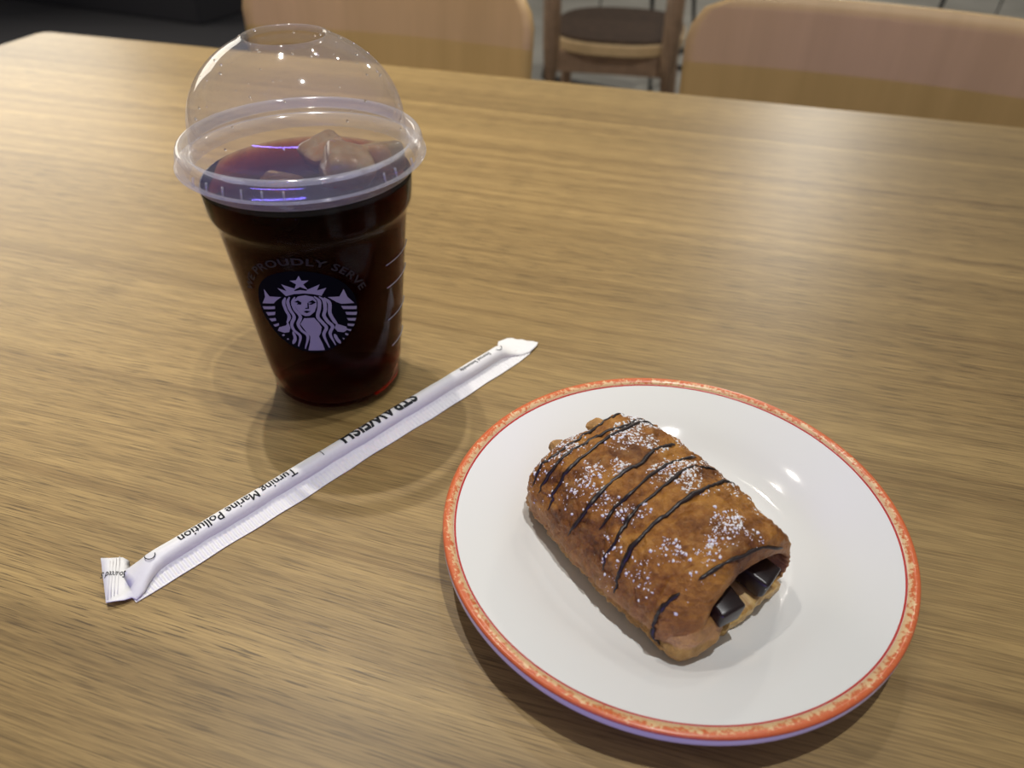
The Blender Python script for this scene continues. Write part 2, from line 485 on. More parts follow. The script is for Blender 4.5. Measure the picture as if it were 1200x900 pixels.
def rounded_slab(L, W, th, rad, bev, seg=6):
    pts = []
    for cx, cy, a0 in ((L / 2 - rad, W / 2 - rad, 0), (-L / 2 + rad, W / 2 - rad, 90), (-L / 2 + rad, -W / 2 + rad, 180), (L / 2 - rad, -W / 2 + rad, 270)):
        for k in range(seg + 1):
            a = R(a0 + 90 * k / seg); pts.append((cx + rad * math.cos(a), cy + rad * math.sin(a)))
    n = len(pts); verts, faces = [], []
    def ring(ins, z):
        f = [(x * (1 - 2 * ins / L), y * (1 - 2 * ins / W), z) for x, y in pts]
        verts.extend(f)
    for ins, z in ((bev, 0), (bev * 0.3, -bev * 0.3), (0, -bev), (0, -th + bev), (bev * 0.3, -th + bev * 0.3), (bev, -th)): ring(ins, z)
    for i in range(5):
        for k in range(n):
            j = (k + 1) % n
            faces.append((i * n + j, i * n + k, (i + 1) * n + k, (i + 1) * n + j))
    faces.append(tuple(range(n))); faces.append(tuple(5 * n + k for k in range(n))[::-1])
    return verts, faces
v, f = rounded_slab(A1 - A0, B1 - B0, 0.028, 0.012, 0.0025)
top = mesh_obj('tabletop', v, f, M['oak'], table, False); top.location.z = T
for sx in (-1, 1):
    for sy in (-1, 1):
        o = bm_obj('leg', box_bm((0.05, 0.05, T - 0.028), bev=0.004), M['black_metal'], table)
        o.location = (sx * ((A1 - A0) / 2 - 0.09), sy * 0.33, (T - 0.028) / 2)
for sy in (-1, 1):
    o = bm_obj('apron', box_bm((A1 - A0 - 0.23, 0.022, 0.05), bev=0.002), M['black_metal'], table)
    o.location = (0, sy * 0.33, T - 0.028 - 0.025)

# ------------------------------------------------------------------ plywood chairs on the far side
def ply_panel(w, h, rad, th, curve, lean, taper=0.0):
    """curved plywood back: grid in (x, z) trimmed to a rounded rectangle by remapping"""
    nx, nz = 28, 18
    def pt(i, k, off):
        s, t = -1 + 2 * i / nx, k / nz
        z = h * t
        # rounded corners: the half width shrinks near top and bottom
        hw = w / 2 * (1 - taper * (1 - t))
        dz = min(z, h - z)
        if dz < rad: hw -= rad - math.sqrt(max(0, rad * rad - (rad - dz) ** 2))
        x = s * hw
        return (x, off + curve * (1 - (x / (w / 2)) ** 2) + lean * t, z)
    # finer rows near the corners
    verts, faces = [], []
    for off in (0.0, th):
        for k in range(nz + 1):
            for i in range(nx + 1): verts.append(pt(i, k, off))
    W_ = nx + 1; S = W_ * (nz + 1)
    for k in range(nz):
        for i in range(nx):
            a = k * W_ + i
            faces.append((a, a + 1, a + W_ + 1, a + W_))
            faces.append((S + a, S + a + W_, S + a + W_ + 1, S + a + 1))
    for k in range(nz):
        for i in (0, nx):
            a, b = k * W_ + i, (k + 1) * W_ + i
            faces.append((a, b, S + b, S + a) if i == 0 else (a, S + a, S + b, b))
    for i in range(nx):
        for k in (0, nz):
            a = k * W_ + i
            faces.append((a, S + a, S + a + 1, a + 1) if k == 0 else (a, a + 1, S + a + 1, S + a))
    return verts, faces

def seat_slab(w, d, th, rad):
    return rounded_slab(w, d, th, rad, 0.004, 8)

def make_ply_chair(name, label, group):
    root = empty(name, (0, 0, 0)); tag(root, label, 'chair', group)
    v, f = ply_panel(0.395, 0.30, 0.055, 0.012, 0.028, 0.020, 0.05)
    b = mesh_obj('backrest', v, f, M['ply'], root, True); b.location = (0, 0.185, 0.497)
    v, f = seat_slab(0.41, 0.40, 0.014, 0.07)
    s = mesh_obj('seat', v, f, M['ply'], root, False); s.location = (0, 0.0, 0.455)
    for sx in (-1, 1):
        mesh_obj('leg', *tube([Vector((sx * 0.17, -0.15, 0.441)), Vector((sx * 0.195, -0.19, 0))], 0.012, 10), M['black_metal'], root)
        mesh_obj('leg', *tube([Vector((sx * 0.17, 0.15, 0.441)), Vector((sx * 0.195, 0.20, 0))], 0.012, 10), M['black_metal'], root)
        mesh_obj('back_post', *tube([Vector((sx * 0.13, 0.13, 0.437)), Vector((sx * 0.13, 0.205, 0.46)), Vector((sx * 0.13, 0.232, 0.55)), Vector((sx * 0.13, 0.240, 0.66))], 0.008, 10), M['black_metal'], root)
    return root

def copy_tree(o, parent=None):
    c = o.copy(); C.objects.link(c)
    if parent: c.parent = parent
    for ch in list(o.children): copy_tree(ch, c)
    return c
ch1 = make_ply_chair('plywood_chair', 'pale plywood chair across the table, its back right behind the domed cup', 'plywood chairs across the table')
q = tab(-0.457, 0.755); ch1.location = (q.x, q.y, 0); ch1.rotation_euler.z = TA
ch2 = copy_tree(ch1); ch2['label'] = 'pale plywood chair across the table at the right edge of the picture'
q = tab(0.083, 0.750); ch2.location = (q.x, q.y, 0); ch2.rotation_euler.z = TA - R(8)

# ------------------------------------------------------------------ wooden chair further back, its back to us
wc = empty('wooden_chair', (0.285, 2.315, 0), R(-11))
tag(wc, 'brown wooden chair with dark round-fronted seat seen between the two plywood backs', 'chair')
def dseat(w, d, th):
    pts = []
    for k in range(48):
        a = 2 * math.pi * k / 48
        ca, sa = math.cos(a), math.sin(a)
        pts.append((w / 2 * math.copysign(abs(ca) ** 0.75, ca), d / 2 * math.copysign(abs(sa) ** 0.75, sa)))
    n = len(pts); verts, faces = [], []
    for sc, z in ((0.97, 0), (1, -0.004), (1, -th + 0.004), (0.97, -th)):
        verts += [(x * sc, y * sc, z) for x, y in pts]
    for i in range(3):
        for k in range(n):
            j = (k + 1) % n; faces.append((i * n + j, i * n + k, (i + 1) * n + k, (i + 1) * n + j))
    faces.append(tuple(range(n))); faces.append(tuple(3 * n + k for k in range(n))[::-1])
    return verts, faces
v, f = dseat(0.365, 0.41, 0.03)
o = mesh_obj('seat', v, f, M['ply_edge'], wc, False); o.location.z = 0.45
v, f = dseat(0.352, 0.397, 0.010)
o = mesh_obj('seat_pad', v, f, M['brown_seat'], wc, False); o.location.z = 0.458
for sx in (-1, 1):
    mesh_obj('back_post', *tube([Vector((sx * 0.149, -0.262, 0.0)), Vector((sx * 0.149, -0.246, 0.45)), Vector((sx * 0.149, -0.275, 0.83))], 0.022, 12), M['brown_wood'], wc)
    mesh_obj('leg', *tube([Vector((sx * 0.15, 0.13, 0.42)), Vector((sx * 0.175, 0.18, 0.0))], lambda t: 0.018 - 0.005 * t, 12), M['brown_wood'], wc)
o = bm_obj('backrest', box_bm((0.40, 0.02, 0.16), bev=0.008), M['brown_wood'], wc); o.location = (0, -0.250, 0.80); o.rotation_euler.x = R(6)
o = bm_obj('apron', box_bm((0.33, 0.02, 0.055), bev=0.003), M['brown_wood'], wc); o.location = (0, -0.165, 0.395)
o = bm_obj('apron', box_bm((0.28, 0.02, 0.055), bev=0.003), M['brown_wood'], wc); o.location = (0, 0.13, 0.395)

# black metal furniture legs further back
def sled_chair(name, label, loc, rz, group=None):
    root = empty(name, loc, rz); tag(root, label, 'chair', group)
    for sx in (-1, 1):
        mesh_obj('leg_frame', *tube([Vector((sx * 0.20, -0.19, 0.44)), Vector((sx * 0.22, -0.24, 0.012)), Vector((sx * 0.22, 0.24, 0.012)), Vector((sx * 0.20, 0.19, 0.44))], 0.013, 8), M['black_metal'], root)
    mesh_obj('stretcher', *tube([Vector((-0.215, -0.21, 0.10)), Vector((0.215, -0.21, 0.10))], 0.011, 8), M['black_metal'], root)
    v, f = seat_slab(0.43, 0.42, 0.02, 0.05)
    s = mesh_obj('seat', v, f, M['brown_seat'], root, False); s.location.z = 0.465
    v, f = ply_panel(0.42, 0.26, 0.05, 0.012, 0.02, 0.03)
    b = mesh_obj('backrest', v, f, M['brown_seat'], root); b.location = (0, 0.20, 0.56)
    for sx in (-1, 1):
        mesh_obj('back_post', *tube([Vector((sx * 0.16, 0.19, 0.445)), Vector((sx * 0.16, 0.232, 0.60)), Vector((sx * 0.16, 0.245, 0.74))], 0.009, 8), M['black_metal'], root)
    return root
sled_chair('metal_chair', 'black metal sled-frame chair on the grey floor at the top right corner', (2.02, 3.40, 0), R(30))
sled_chair('metal_chair', 'black metal chair standing behind the dark round-fronted wooden seat', (0.44, 3.42, 0), R(58))

# dark bench at the far left
bn = empty('bench', (-2.55, 4.9, 0.0085), R(-24))
tag(bn, 'charcoal upholstered bench in the dark far left corner', 'bench')
o = bm_obj('base', box_bm((2.4, 0.55, 0.30), bev=0.01), M['carpet'], bn); o.location.z = 0.15
o = bm_obj('cushion', box_bm((2.4, 0.60, 0.14), bev=0.035, seg=4), M['bench'], bn, True); o.location.z = 0.37

# ------------------------------------------------------------------ cup of iced coffee
CX, CY = -0.0886, 0.3201
def r_cup(z): return 0.0311 + 0.113 * z
cup = empty('plastic_cup', (CX, CY, T))
tag(cup, 'clear plastic takeaway cup with a domed lid and a round white-on-dark emblem', 'cup')
prof = [(0.0, 0.0030), (0.0250, 0.0030), (0.0270, 0.0004), (0.0292, 0.0004), (0.0308, 0.0016), (0.0316, 0.0045), (0.0317, 0.0105), (0.0322, 0.0118)]
z = 0.014
while z < 0.0925:
    prof.append((r_cup(z), z)); z += 0.004
prof += [(r_cup(0.0925), 0.0925), (0.0421, 0.0940), (0.0432, 0.0952), (0.0440, 0.0968), (0.0443, 0.0990), (0.0452, 0.1120), (0.0456, 0.1165),
         (0.0468, 0.1178), (0.0478, 0.1190), (0.0474, 0.1203), (0.0462, 0.1200)]
v, f = lathe(prof, 128); mesh_obj('cup_wall', v, f, M['cup'], cup)

LVL = 0.1085
cp = [(0.0, 0.0036), (0.0245, 0.0036), (0.0295, 0.0026), (0.0310, 0.0050), (0.0312, 0.0106), (0.0317, 0.0122)]
z = 0.014
while z < 0.0925:
    cp.append((r_cup(z) - 0.0004, z)); z += 0.004
cp += [(0.0416, 0.0942), (0.0427, 0.0954), (0.0435, 0.0970), (0.0438, 0.0990), (0.0444, LVL - 0.0006), (0.0442, LVL - 0.0001), (0.0438, LVL), (0.0434, LVL), (0.0425, LVL), (0.038, LVL), (0.025, LVL), (0.010, LVL), (0.0, LVL)]
v, f = lathe(cp, 128)
cof = mesh_obj('iced_coffee', v, f, M['coffee'], None); cof.location = (CX, CY, T)
tag(cof, 'dark reddish-brown iced coffee filling the clear plastic cup', 'coffee')

# lid
lid = empty('lid', (-0.0004, 0, 0)); lid.parent = cup
dome = [(0.0462, 0.1236), (0.0452, 0.1216), (0.0446, 0.1216), (0.0440, 0.1228), (0.0437, 0.1262), (0.0436, 0.1300), (0.0430, 0.1350), (0.0417, 0.1400), (0.0398, 0.1444),
        (0.0372, 0.1486), (0.0340, 0.1524), (0.0303, 0.1558), (0.0265, 0.1586), (0.0225, 0.1609), (0.0195, 0.1624), (0.0175, 0.1636), (0.0166, 0.1642), (0.0158, 0.1641), (0.0152, 0.1632), (0.0149, 0.1620)]
dome = [(p.x, p.y) for p in smooth_curve([(a, b, 0) for a, b in dome], 3)]
v, f = lathe(dome, 128); mesh_obj('dome', v, f, M['lid'], lid)
rim = [(0.0462, 0.1236), (0.0470, 0.1250), (0.0484, 0.1254), (0.0496, 0.1246), (0.0502, 0.1232), (0.0505, 0.1218), (0.0508, 0.1200), (0.0513, 0.1180), (0.0517, 0.1173), (0.0513, 0.1170), (0.0507, 0.1178), (0.0500, 0.1176)]
rim = [(p.x, p.y) for p in smooth_curve([(a, b, 0) for a, b in rim], 3)]
v, f = lathe(rim, 128); mesh_obj('rim', v, f, M['lid_rim'], lid)
# snap ring that grips the cup below the skirt
ring = [(0.0500, 0.1176), (0.0484, 0.1170), (0.0474, 0.1150), (0.0470, 0.1128), (0.0466, 0.1122)]
v, f = lathe(ring, 128); mesh_obj('snap_ring', v, f, M['lid_rim'], lid)
# raised slots on the flange
for a0, a1 in ((-62, -47), (-44, -32), (-120, -105)):
    pts = [Vector((0.0447 * math.cos(R(a)), 0.0447 * math.sin(R(a)), 0.1222)) for a in [a0 + (a1 - a0) * k / 10 for k in range(11)]]
    mesh_obj('slot', *tube(pts, lambda t: 0.0011 * max(0.2, math.sin(math.pi * min(1, max(0, t))) ** 0.35), 8), M['lid_rim'], lid)
# moulded ribs on the skirt
for a in list(range(-130, -76, 9)) + [-40, -33, -20]:
    pts = [Vector((rr * math.cos(R(a)), rr * math.sin(R(a)), zz)) for rr, zz in ((0.0507, 0.1222), (0.0511, 0.1205), (0.0515, 0.1186))]
    mesh_obj('skirt_rib', *tube(pts, 0.0005, 6), M['lid_rim'], lid)
# water beads clinging inside the dome
bm = bmesh.new()
for i in range(70):
    a = random.uniform(0, 2 * math.pi)
    k = random.randrange(14, len(dome) - 14)
    rr, zz = dome[k]
    s = random.uniform(0.00025, 0.0007)
    mt = Matrix.Translation(((rr - 0.0003) * math.cos(a), (rr - 0.0003) * math.sin(a), zz)) @ Matrix.Scale(s, 4)
    bmesh.ops.create_icosphere(bm, subdivisions=1, radius=1.0, matrix=mt)
o = bm_obj('water_beads', bm, M['droplet'], lid, True); o['kind'] = 'stuff'

# print on the cup
TH0, Z0, RL = -1.51638, 0.06176, 0.03808
def cup_map(bm, off):
    for vv in bm.verts:
        x, y = vv.co.x * 0.001, vv.co.y * 0.001
        zz = Z0 + y; th = TH0 + x / RL; rr = r_cup(zz) + off
        vv.co = (rr * math.cos(th), rr * math.sin(th), zz)
    return bm
LOGO_WHITE = [
 [(-1.21,19.36),(-0.58,16.88),(2.23,16.91),(-0.17,15.01),(1.22,12.19),(-1.6,13.76),(-4.4,11.98),(-2.94,15.0),(-5.17,16.76),(-2.61,17.12)],
 [(-8.39,8.62),(-11.33,12.4),(-7.55,11.28),(-9.07,14.57),(-4.17,12.94),(-4.23,11.54),(-1.88,12.12),(0.55,11.71),(1.26,12.44),(6.15,14.6),(4.63,11.62),(8.45,12.5),(6.1,8.7),(2.83,9.93),(-0.55,10.4),(-4.63,9.99)],
 [(-5.25,6.79),(-3.33,8.83),(-0.2,9.49),(2.62,8.53),(3.79,6.37),(3.51,3.78),(2.16,0.57),(-0.24,-1.47),(-2.12,-1.66),(-3.81,-0.7),(-5.17,1.88),(-5.61,4.49)],
 [(-2.87,-2.82),(1.41,-2.6),(3.06,-5.56),(3.87,-8.04),(3.04,-11.09),(1.9,-13.12),(2.91,-17.45),(3.38,-21.11),(-4.37,-21.12),(-2.74,-16.58),(-1.98,-13.02),(-3.43,-10.25),(-4.58,-7.54),(-5.15,-6.2)],
 [(-18.09,10.32),(-16.33,6.93),(-10.63,7.79),(-13.51,5.31),(-15.19,3.5),(-21.58,1.8),(-18.84,5.93)],
 [(-22.26,-0.09),(-14.99,2.03),(-15.43,0.47),(-22.07,-1.55)],
 [(-21.33,-2.91),(-15.7,-1.13),(-16.43,-2.99),(-20.62,-4.56)],
 [(-20.64,-6.26),(-16.62,-4.73),(-16.75,-6.26),(-19.65,-7.51)],
 [(-19.24,-9.24),(-15.78,-7.37),(-15.95,-8.66),(-18.42,-10.17)],
 [(-16.14,-9.74),(-12.14,-7.8),(-10.68,-5.48),(-10.3,-8.85),(-11.55,-11.5),(-14.3,-12.42),(-17.63,-12.03)],
 [(-16.09,-14.13),(-14.85,-13.26),(-14.16,-13.8),(-15.45,-14.67)],
 [(-13.94,-15.87),(-13.12,-15.19),(-12.62,-15.73),(-13.42,-16.32)],
 [(15.22,10.37),(16.49,5.82),(19.18,1.82),(13.58,3.03),(11.64,4.48),(8.46,7.7),(13.2,7.04)],
 [(13.37,1.96),(20.18,-0.11),(19.89,-1.68),(14.09,0.12)],
 [(14.85,-1.62),(20.13,-3.3),(19.66,-4.83),(15.24,-3.28)],
 [(15.24,-5.11),(19.42,-6.44),(18.85,-7.75),(15.83,-6.64)],
 [(15.23,-8.18),(18.48,-9.41),(17.8,-10.5),(15.24,-9.36)],
 [(14.42,-10.72),(16.74,-11.9),(16.25,-12.79),(14.78,-11.73)],
 [(13.74,-12.98),(15.25,-14.11),(14.61,-14.77),(13.64,-14.01)],
 [(12.12,-15.39),(13.2,-16.09),(12.67,-16.67)],
 [(10.37,-6.97),(14.52,-9.71),(14.92,-11.56),(13.11,-12.46),(10.4,-11.48),(9.3,-9.17)]]
LOGO_DARK = [
 [(-5.45,5.8),(-3.7,6.81),(-2.37,5.68),(-2.89,4.49),(-4.62,4.68),(-3.95,5.5)],
 [(0.19,5.8),(2.27,6.87),(3.46,5.49),(1.49,4.44),(0.27,4.75),(1.9,5.47)],
 [(-0.06,5.54),(0.45,5.53),(0.14,2.39),(-1.43,2.28),(-1.34,2.8),(-0.39,2.93)],
 [(-2.5,0.94),(-1.07,1.35),(0.63,0.98),(-1.2,0.02)]]
LOGO_HAIR = [
 [(-4.67,8.44),(-6.09,5.75),(-5.99,1.82),(-4.34,-2.07),(-6.16,-6.28),(-5.28,-9.66),(-3.11,-13.04),(-5.7,-20.34)],
 [(-6.94,8.27),(-8.26,5.53),(-8.2,1.6),(-7.11,-2.29),(-9.2,-6.62),(-8.8,-10.02),(-6.59,-13.26),(-8.79,-19.23)],
 [(-8.86,7.73),(-10.28,4.6),(-10.08,0.67),(-9.42,-2.57),(-11.38,-6.42)],
 [(-9.58,-10.83),(-9.39,-14.66),(-11.35,-18.19)],
 [(3.13,8.69),(4.77,6.27),(4.33,2.38),(3.04,-2.17),(4.63,-5.71),(5.84,-8.61),(4.19,-12.6),(5.67,-19.91)],
 [(5.08,8.5),(6.74,6.03),(6.65,1.44),(5.71,-1.77),(6.92,-5.33),(8.58,-8.34),(6.99,-12.26),(8.67,-18.94)],
 [(6.95,7.62),(8.81,4.39),(8.33,-0.82),(9.51,-5.09),(10.83,-7.76)],
 [(8.88,-12.58),(9.65,-15.55),(11.04,-18.35)]]
DCX, DCY, DR = -1.6, -0.4, 22.0
disc = flat_polys([[(DCX + DR * math.cos(2 * math.pi * k / 72), DCY + DR * math.sin(2 * math.pi * k / 72)) for k in range(72)]])
emb = bm_obj('emblem_disc', cup_map(slice_bm(slice_bm(disc, 0, 1.5), 1, 3), 0.00012), M['print_dark'], cup, True)
emb['label'] = 'dark round emblem ground'
bm = flat_polys(LOGO_WHITE)
o = bm_obj('emblem_figure', cup_map(slice_bm(bm, 0, 1.2), 0.00022), M['print_white'], cup, True)
o['label'] = 'white crowned figure with two fish tails'
hair = []
for s_ in LOGO_HAIR: hair += stroke(s_, 1.5)
o = bm_obj('emblem_hair', cup_map(flat_polys(hair), 0.00024), M['print_white'], cup, True); o['label'] = 'white wavy hair stripes'
o = bm_obj('emblem_face', cup_map(flat_polys(LOGO_DARK), 0.00034), M['print_dark'], cup, True); o['label'] = 'dark eyes, nose and mouth'
bm = text_bm('WE PROUDLY SERVE', 4.6, 0.12, 'CENTER', 1.12)
lo = min(v_.co.x for v_ in bm.verts); hi = max(v_.co.x for v_ in bm.verts)
for v_ in bm.verts:
    a = R(164) - (v_.co.x - lo) / (hi - lo) * R(146)
    rr = 25.0 + v_.co.y
    v_.co = (DCX + rr * math.cos(a), DCY + rr * math.sin(a), 0)
o = bm_obj('emblem_lettering', cup_map(bm, 0.00022), M['print_black'], cup, True); o['label'] = 'black arched lettering over the emblem'
for zz, t0, t1 in ((0.0755, -0.56, 0.1), (0.0634, -0.54, 0.1), (0.0455, -0.52, 0.1), (0.0285, -0.42, 0.1)):
    pts = [Vector(((r_cup(zz) + 0.0001) * math.cos(t0 + (t1 - t0) * k / 16), (r_cup(zz) + 0.0001) * math.sin(t0 + (t1 - t0) * k / 16), zz)) for k in range(17)]
    mesh_obj('fill_mark', *tube(pts, 0.00022, 6), M['print_white'], cup)

# ice cubes
for (x, y, zz, s, rx, ry, rz, lab) in (
        (0.016, 0.006, LVL - 0.0015, 0.021, 12, 20, 20, 'amber-stained ice cube in the middle of the coffee, nearest the cup front'),
        (0.028, 0.018, LVL - 0.0025, 0.019, -14, 10, 60, 'amber-stained ice cube at the right wall of the cup'),
        (0.003, 0.026, LVL - 0.0045, 0.020, 8, -16, 35, 'amber-stained ice cube at the back of the coffee'),
        (-0.012, -0.004, LVL - 0.010, 0.018, 20, 6, -15, 'ice cube mostly sunk in the left of the coffee')):
    o = bm_obj('ice_cube', box_bm((s, s, s * 0.9), bev=s * 0.18, seg=3), M['ice'], None, True)
    o.location = (CX + x, CY + y, T + zz); o.rotation_euler = (R(rx), R(ry), R(rz))
    tag(o, lab, 'ice cube', 'ice cubes floating in the coffee')

# ------------------------------------------------------------------ wrapped straw
S0 = Vector((-0.1397, 0.1911, 0)); SD = Vector((0.678, 0.735, 0)).normalized(); SL = Vector((SD.y, -SD.x, 0))
SR, FIN = 0.0040, 0.0062
straw = empty('wrapped_straw', (S0.x, S0.y, T), math.atan2(SD.y, SD.x))
tag(straw, 'drinking straw sealed in a printed white paper wrapper lying between cup and plate', 'straw')
# local frame of the straw: x along the straw, -y towards the fin (lower right)
def to_local(wx, wy):
    d = Vector((wx, wy, 0)) - S0
    return d.dot(SD), -d.dot(SL)
def section(cx, left, right, h, lift=0.0, skew=0.0):
    """closed loop of the wrapper: 'left'/'right' are y extents, h the height"""
    pts = []
    mid, hw = (left + right) / 2, (left - right) / 2
    for k in range(28):
        a = 2 * math.pi * k / 28
        y = mid + hw * math.cos(a); zz = h / 2 * (1 + math.sin(a))
        pts.append((cx + skew * (y - mid) / max(hw, 1e-6), y, zz + lift))
    return pts
secs = []
# left folded end: widths from the real flap, turned a little sideways
def two(Lp, Rp, h, lift):
    l = to_local(*Lp); r = to_local(*Rp)
    mid = ((l[0] + r[0]) / 2)
    return section(mid, l[1], r[1], h, lift, (l[0] - r[0]) / 2)
secs.append(two((-0.1582, 0.1972), (-0.1477, 0.1767), 0.0008, 0.0022))
secs.append(two((-0.1545, 0.1978), (-0.1450, 0.1773), 0.0009, 0.0026))
secs.append(two((-0.1505, 0.1984), (-0.1420, 0.1785), 0.0012, 0.0012))
secs.append(two((-0.1478, 0.1975), (-0.1398, 0.1800), 0.0022, 0.0002))
secs.append(section(-0.0066, 0.0066, -0.0094, 0.0026, 0.0001, 0.0008))
secs.append(section(-0.0036, 0.0054, -0.0085, 0.0042, 0.0001))
secs.append(section(0.0000, 0.0047, -0.0062, 0.0062, 0.0001))
secs.append(section(0.0040, 0.0042, -0.0046, 0.0076, 0.0001))
s_ = 0.008
while s_ < 0.196:
    w_ = 0.00012 * math.sin(s_ * 190) + 0.0001 * math.sin(s_ * 431)
    secs.append(section(s_, SR + w_, -SR - w_, 0.0080, 0.0001)); s_ += 0.006
secs.append(section(0.1965, 0.0044, -0.0044, 0.0076, 0.0001))
secs.append(section(0.2005, 0.0060, -0.0052, 0.0052, 0.0001, 0.0005))
secs.append(section(0.2045, 0.0085, -0.0072, 0.0022, 0.0003, -0.001))
secs.append(section(0.2085, 0.0104, -0.0084, 0.0011, 0.0008, -0.0025))
secs.append(section(0.2140, 0.0095, -0.0070, 0.0010, 0.0010, -0.0038))
secs.append(section(0.2158, 0.0092, -0.0060, 0.0008, 0.0012, -0.0042))
verts, faces = [], []
for s_ in secs: verts += s_
for i in range(len(secs) - 1):
    for k in range(28):
        j = (k + 1) % 28
        faces.append((i * 28 + j, i * 28 + k, (i + 1) * 28 + k, (i + 1) * 28 + j))
faces.append(tuple(range(28))[::-1][::-1]); faces.append(tuple((len(secs) - 1) * 28 + k for k in range(28))[::-1])
for i, v_ in enumerate(verts):      # paper crinkle at the ends
    e = max(0.0, 1 - max(0.0, v_[0] + 0.004) / 0.02) if v_[0] < 0.1 else max(0.0, 1 - (0.214 - v_[0]) / 0.02)
    if e > 0 and v_[2] > 0.0009:
        verts[i] = (v_[0], v_[1], v_[2] + e * 0.0011 * noise.noise(Vector((v_[0] * 260, v_[1] * 260, 2.0))))
wr = mesh_obj('wrapper', verts, faces, M['paper'], straw)
# sealed fin with crimp ridges
verts, faces = [], []
n = 420
fx = [(-0.0080 + (0.2110 + 0.0080) * i / n) for i in range(n + 1)]
for i, x in enumerate(fx):
    rdg = 0.00022 if (i // 2) % 2 else 0.0
    we = 0.0102
    if x < 0.004: we = 0.0102 - 0.0010 * (0.004 - x) / 0.012
    if x > 0.200: we = 0.0102 - (x - 0.200) * 0.16
    w_ = 0.0003 * math.sin(x * 75) + 0.00015 * math.sin(x * 260)
    inn = 0.0030
    ek = max(0.25, min(1.0, (x + 0.010) / 0.014, (0.214 - x) / 0.014))
    zb = 0.0003
    for y, zz in ((-inn, zb + ek * 0.0036), (-0.0042, zb + ek * 0.0026), (-0.0054, zb + ek * 0.0016 + rdg), (-we + 0.0010 + w_, zb + 0.00045 + rdg), (-we + w_, zb + 0.0003), (-we + w_, zb), (-inn, zb)):
        verts.append((x, y, zz))
for i in range(n):
    for k in range(7):
        j = (k + 1) % 7
        faces.append((i * 7 + k, i * 7 + j, (i + 1) * 7 + j, (i + 1) * 7 + k))
faces.append(tuple(range(7))[::-1]); faces.append(tuple(n * 7 + k for k in range(7)))
mesh_obj('seal_fin', verts, faces, M['paper'], straw, False)
# crimp ridges pressed into the flap
v_l = to_local(-0.1545, 0.1978); v_r = to_local(-0.1450, 0.1773)
for row, du in enumerate((-0.0012, 0.0, 0.0012, 0.0024)):
    p0 = Vector((v_l[0] + du, v_l[1] - 0.0022, 0.0036)); p1 = Vector((v_r[0] + du, v_r[1] + 0.0022, 0.0036))
    zo = (-0.0002, 0.0, -0.0002, -0.0006)[row]
    mesh_obj('crimp_line', *tube([p0 + Vector((0, 0, zo)), p0.lerp(p1, 0.5) + Vector((0, 0, zo + 0.0001)), p1 + Vector((0, 0, zo))], 0.00012, 6), M['paper'], straw)

def straw_map(bm, s_start, phi0):
    """flat lettering: x runs down the straw, y up towards the fin"""
    for v_ in bm.verts:
        x, y = v_.co.x, v_.co.y
        ph = phi0 - y / SR
        rr = SR + 0.00016
        v_.co = (s_start - x, -rr * math.cos(ph), 0.0041 + rr * math.sin(ph))
    return bm
def straw_text(body, s0, s1, size, phi0, bold, name, lab):
    bm = text_bm(body, size, max(0.0, bold), 'LEFT')
    fit_text(bm, 0, s0 - s1)
    if bold < 0:      # thicken by a second strike
        d = bmesh.ops.duplicate(bm, geom=list(bm.verts) + list(bm.edges) + list(bm.faces))
        for g in d['geom']:
            if isinstance(g, bmesh.types.BMVert): g.co.x -= bold
    o = bm_obj(name, straw_map(slice_bm(bm, 1, 0.0007), s0, phi0), M['print_black'], straw, True); o['label'] = lab
straw_text('Turning Marine Pollution', 0.0695, 0.0162, 0.0058, R(110), -0.00016, 'slogan_lettering', 'dark slogan printed along the wrapper')
straw_text('STRAWFISH', 0.1383, 0.0946, 0.0098, R(158), 0.00030, 'name_lettering', 'large dark capitals on the wrapper')
straw_text('Sourced Sustainably', 0.1886, 0.1675, 0.0030, R(98), -0.00006, 'small_lettering', 'tiny dark lettering near the far end')
bm = flat_polys([[(0, -0.0015), (0.00035, -0.0015), (0.00035, 0.0032), (0, 0.0032)]])
bm_obj('divider_line', straw_map(slice_bm(bm, 1, 0.0006), 0.0838, R(112)), M['print_black'], straw, True)
def arc_mark(sx, ph0, rad, a0, a1):
    qs = []
    for k in range(14):
        a, b = R(a0 + (a1 - a0) * k / 14), R(a0 + (a1 - a0) * (k + 1) / 14)
        r1, r2 = rad, rad - 0.00038
        qs.append([(r1 * math.cos(a), r1 * math.sin(a)), (r2 * math.cos(a), r2 * math.sin(a)), (r2 * math.cos(b), r2 * math.sin(b)), (r1 * math.cos(b), r1 * math.sin(b))])
    bm_obj('arrow_mark', straw_map(flat_polys(qs), sx, ph0), M['print_black'], straw, True)
arc_mark(0.1950, R(90), 0.0021, 10, 190)
arc_mark(0.0045, R(95), 0.0021, -30, 170)
# lettering on the folded flap
bm = text_bm('Sourced S', 0.0040, 0.00006, 'LEFT')
fit_text(bm, 0, 0.0088)
fl = to_local(-0.1460, 0.1912); fd = (Vector(to_local(-0.1585, 0.1896)) - Vector(fl)).normalized()
fn_ = Vector((-fd.y, fd.x))
for v_ in bm.verts:
    x, y = v_.co.x, v_.co.y
    px = fl[0] + fd.x * x + fn_.x * y; py = fl[1] + fd.y * x + fn_.y * y
    v_.co = (px, py, 0)
flap_bm = bm
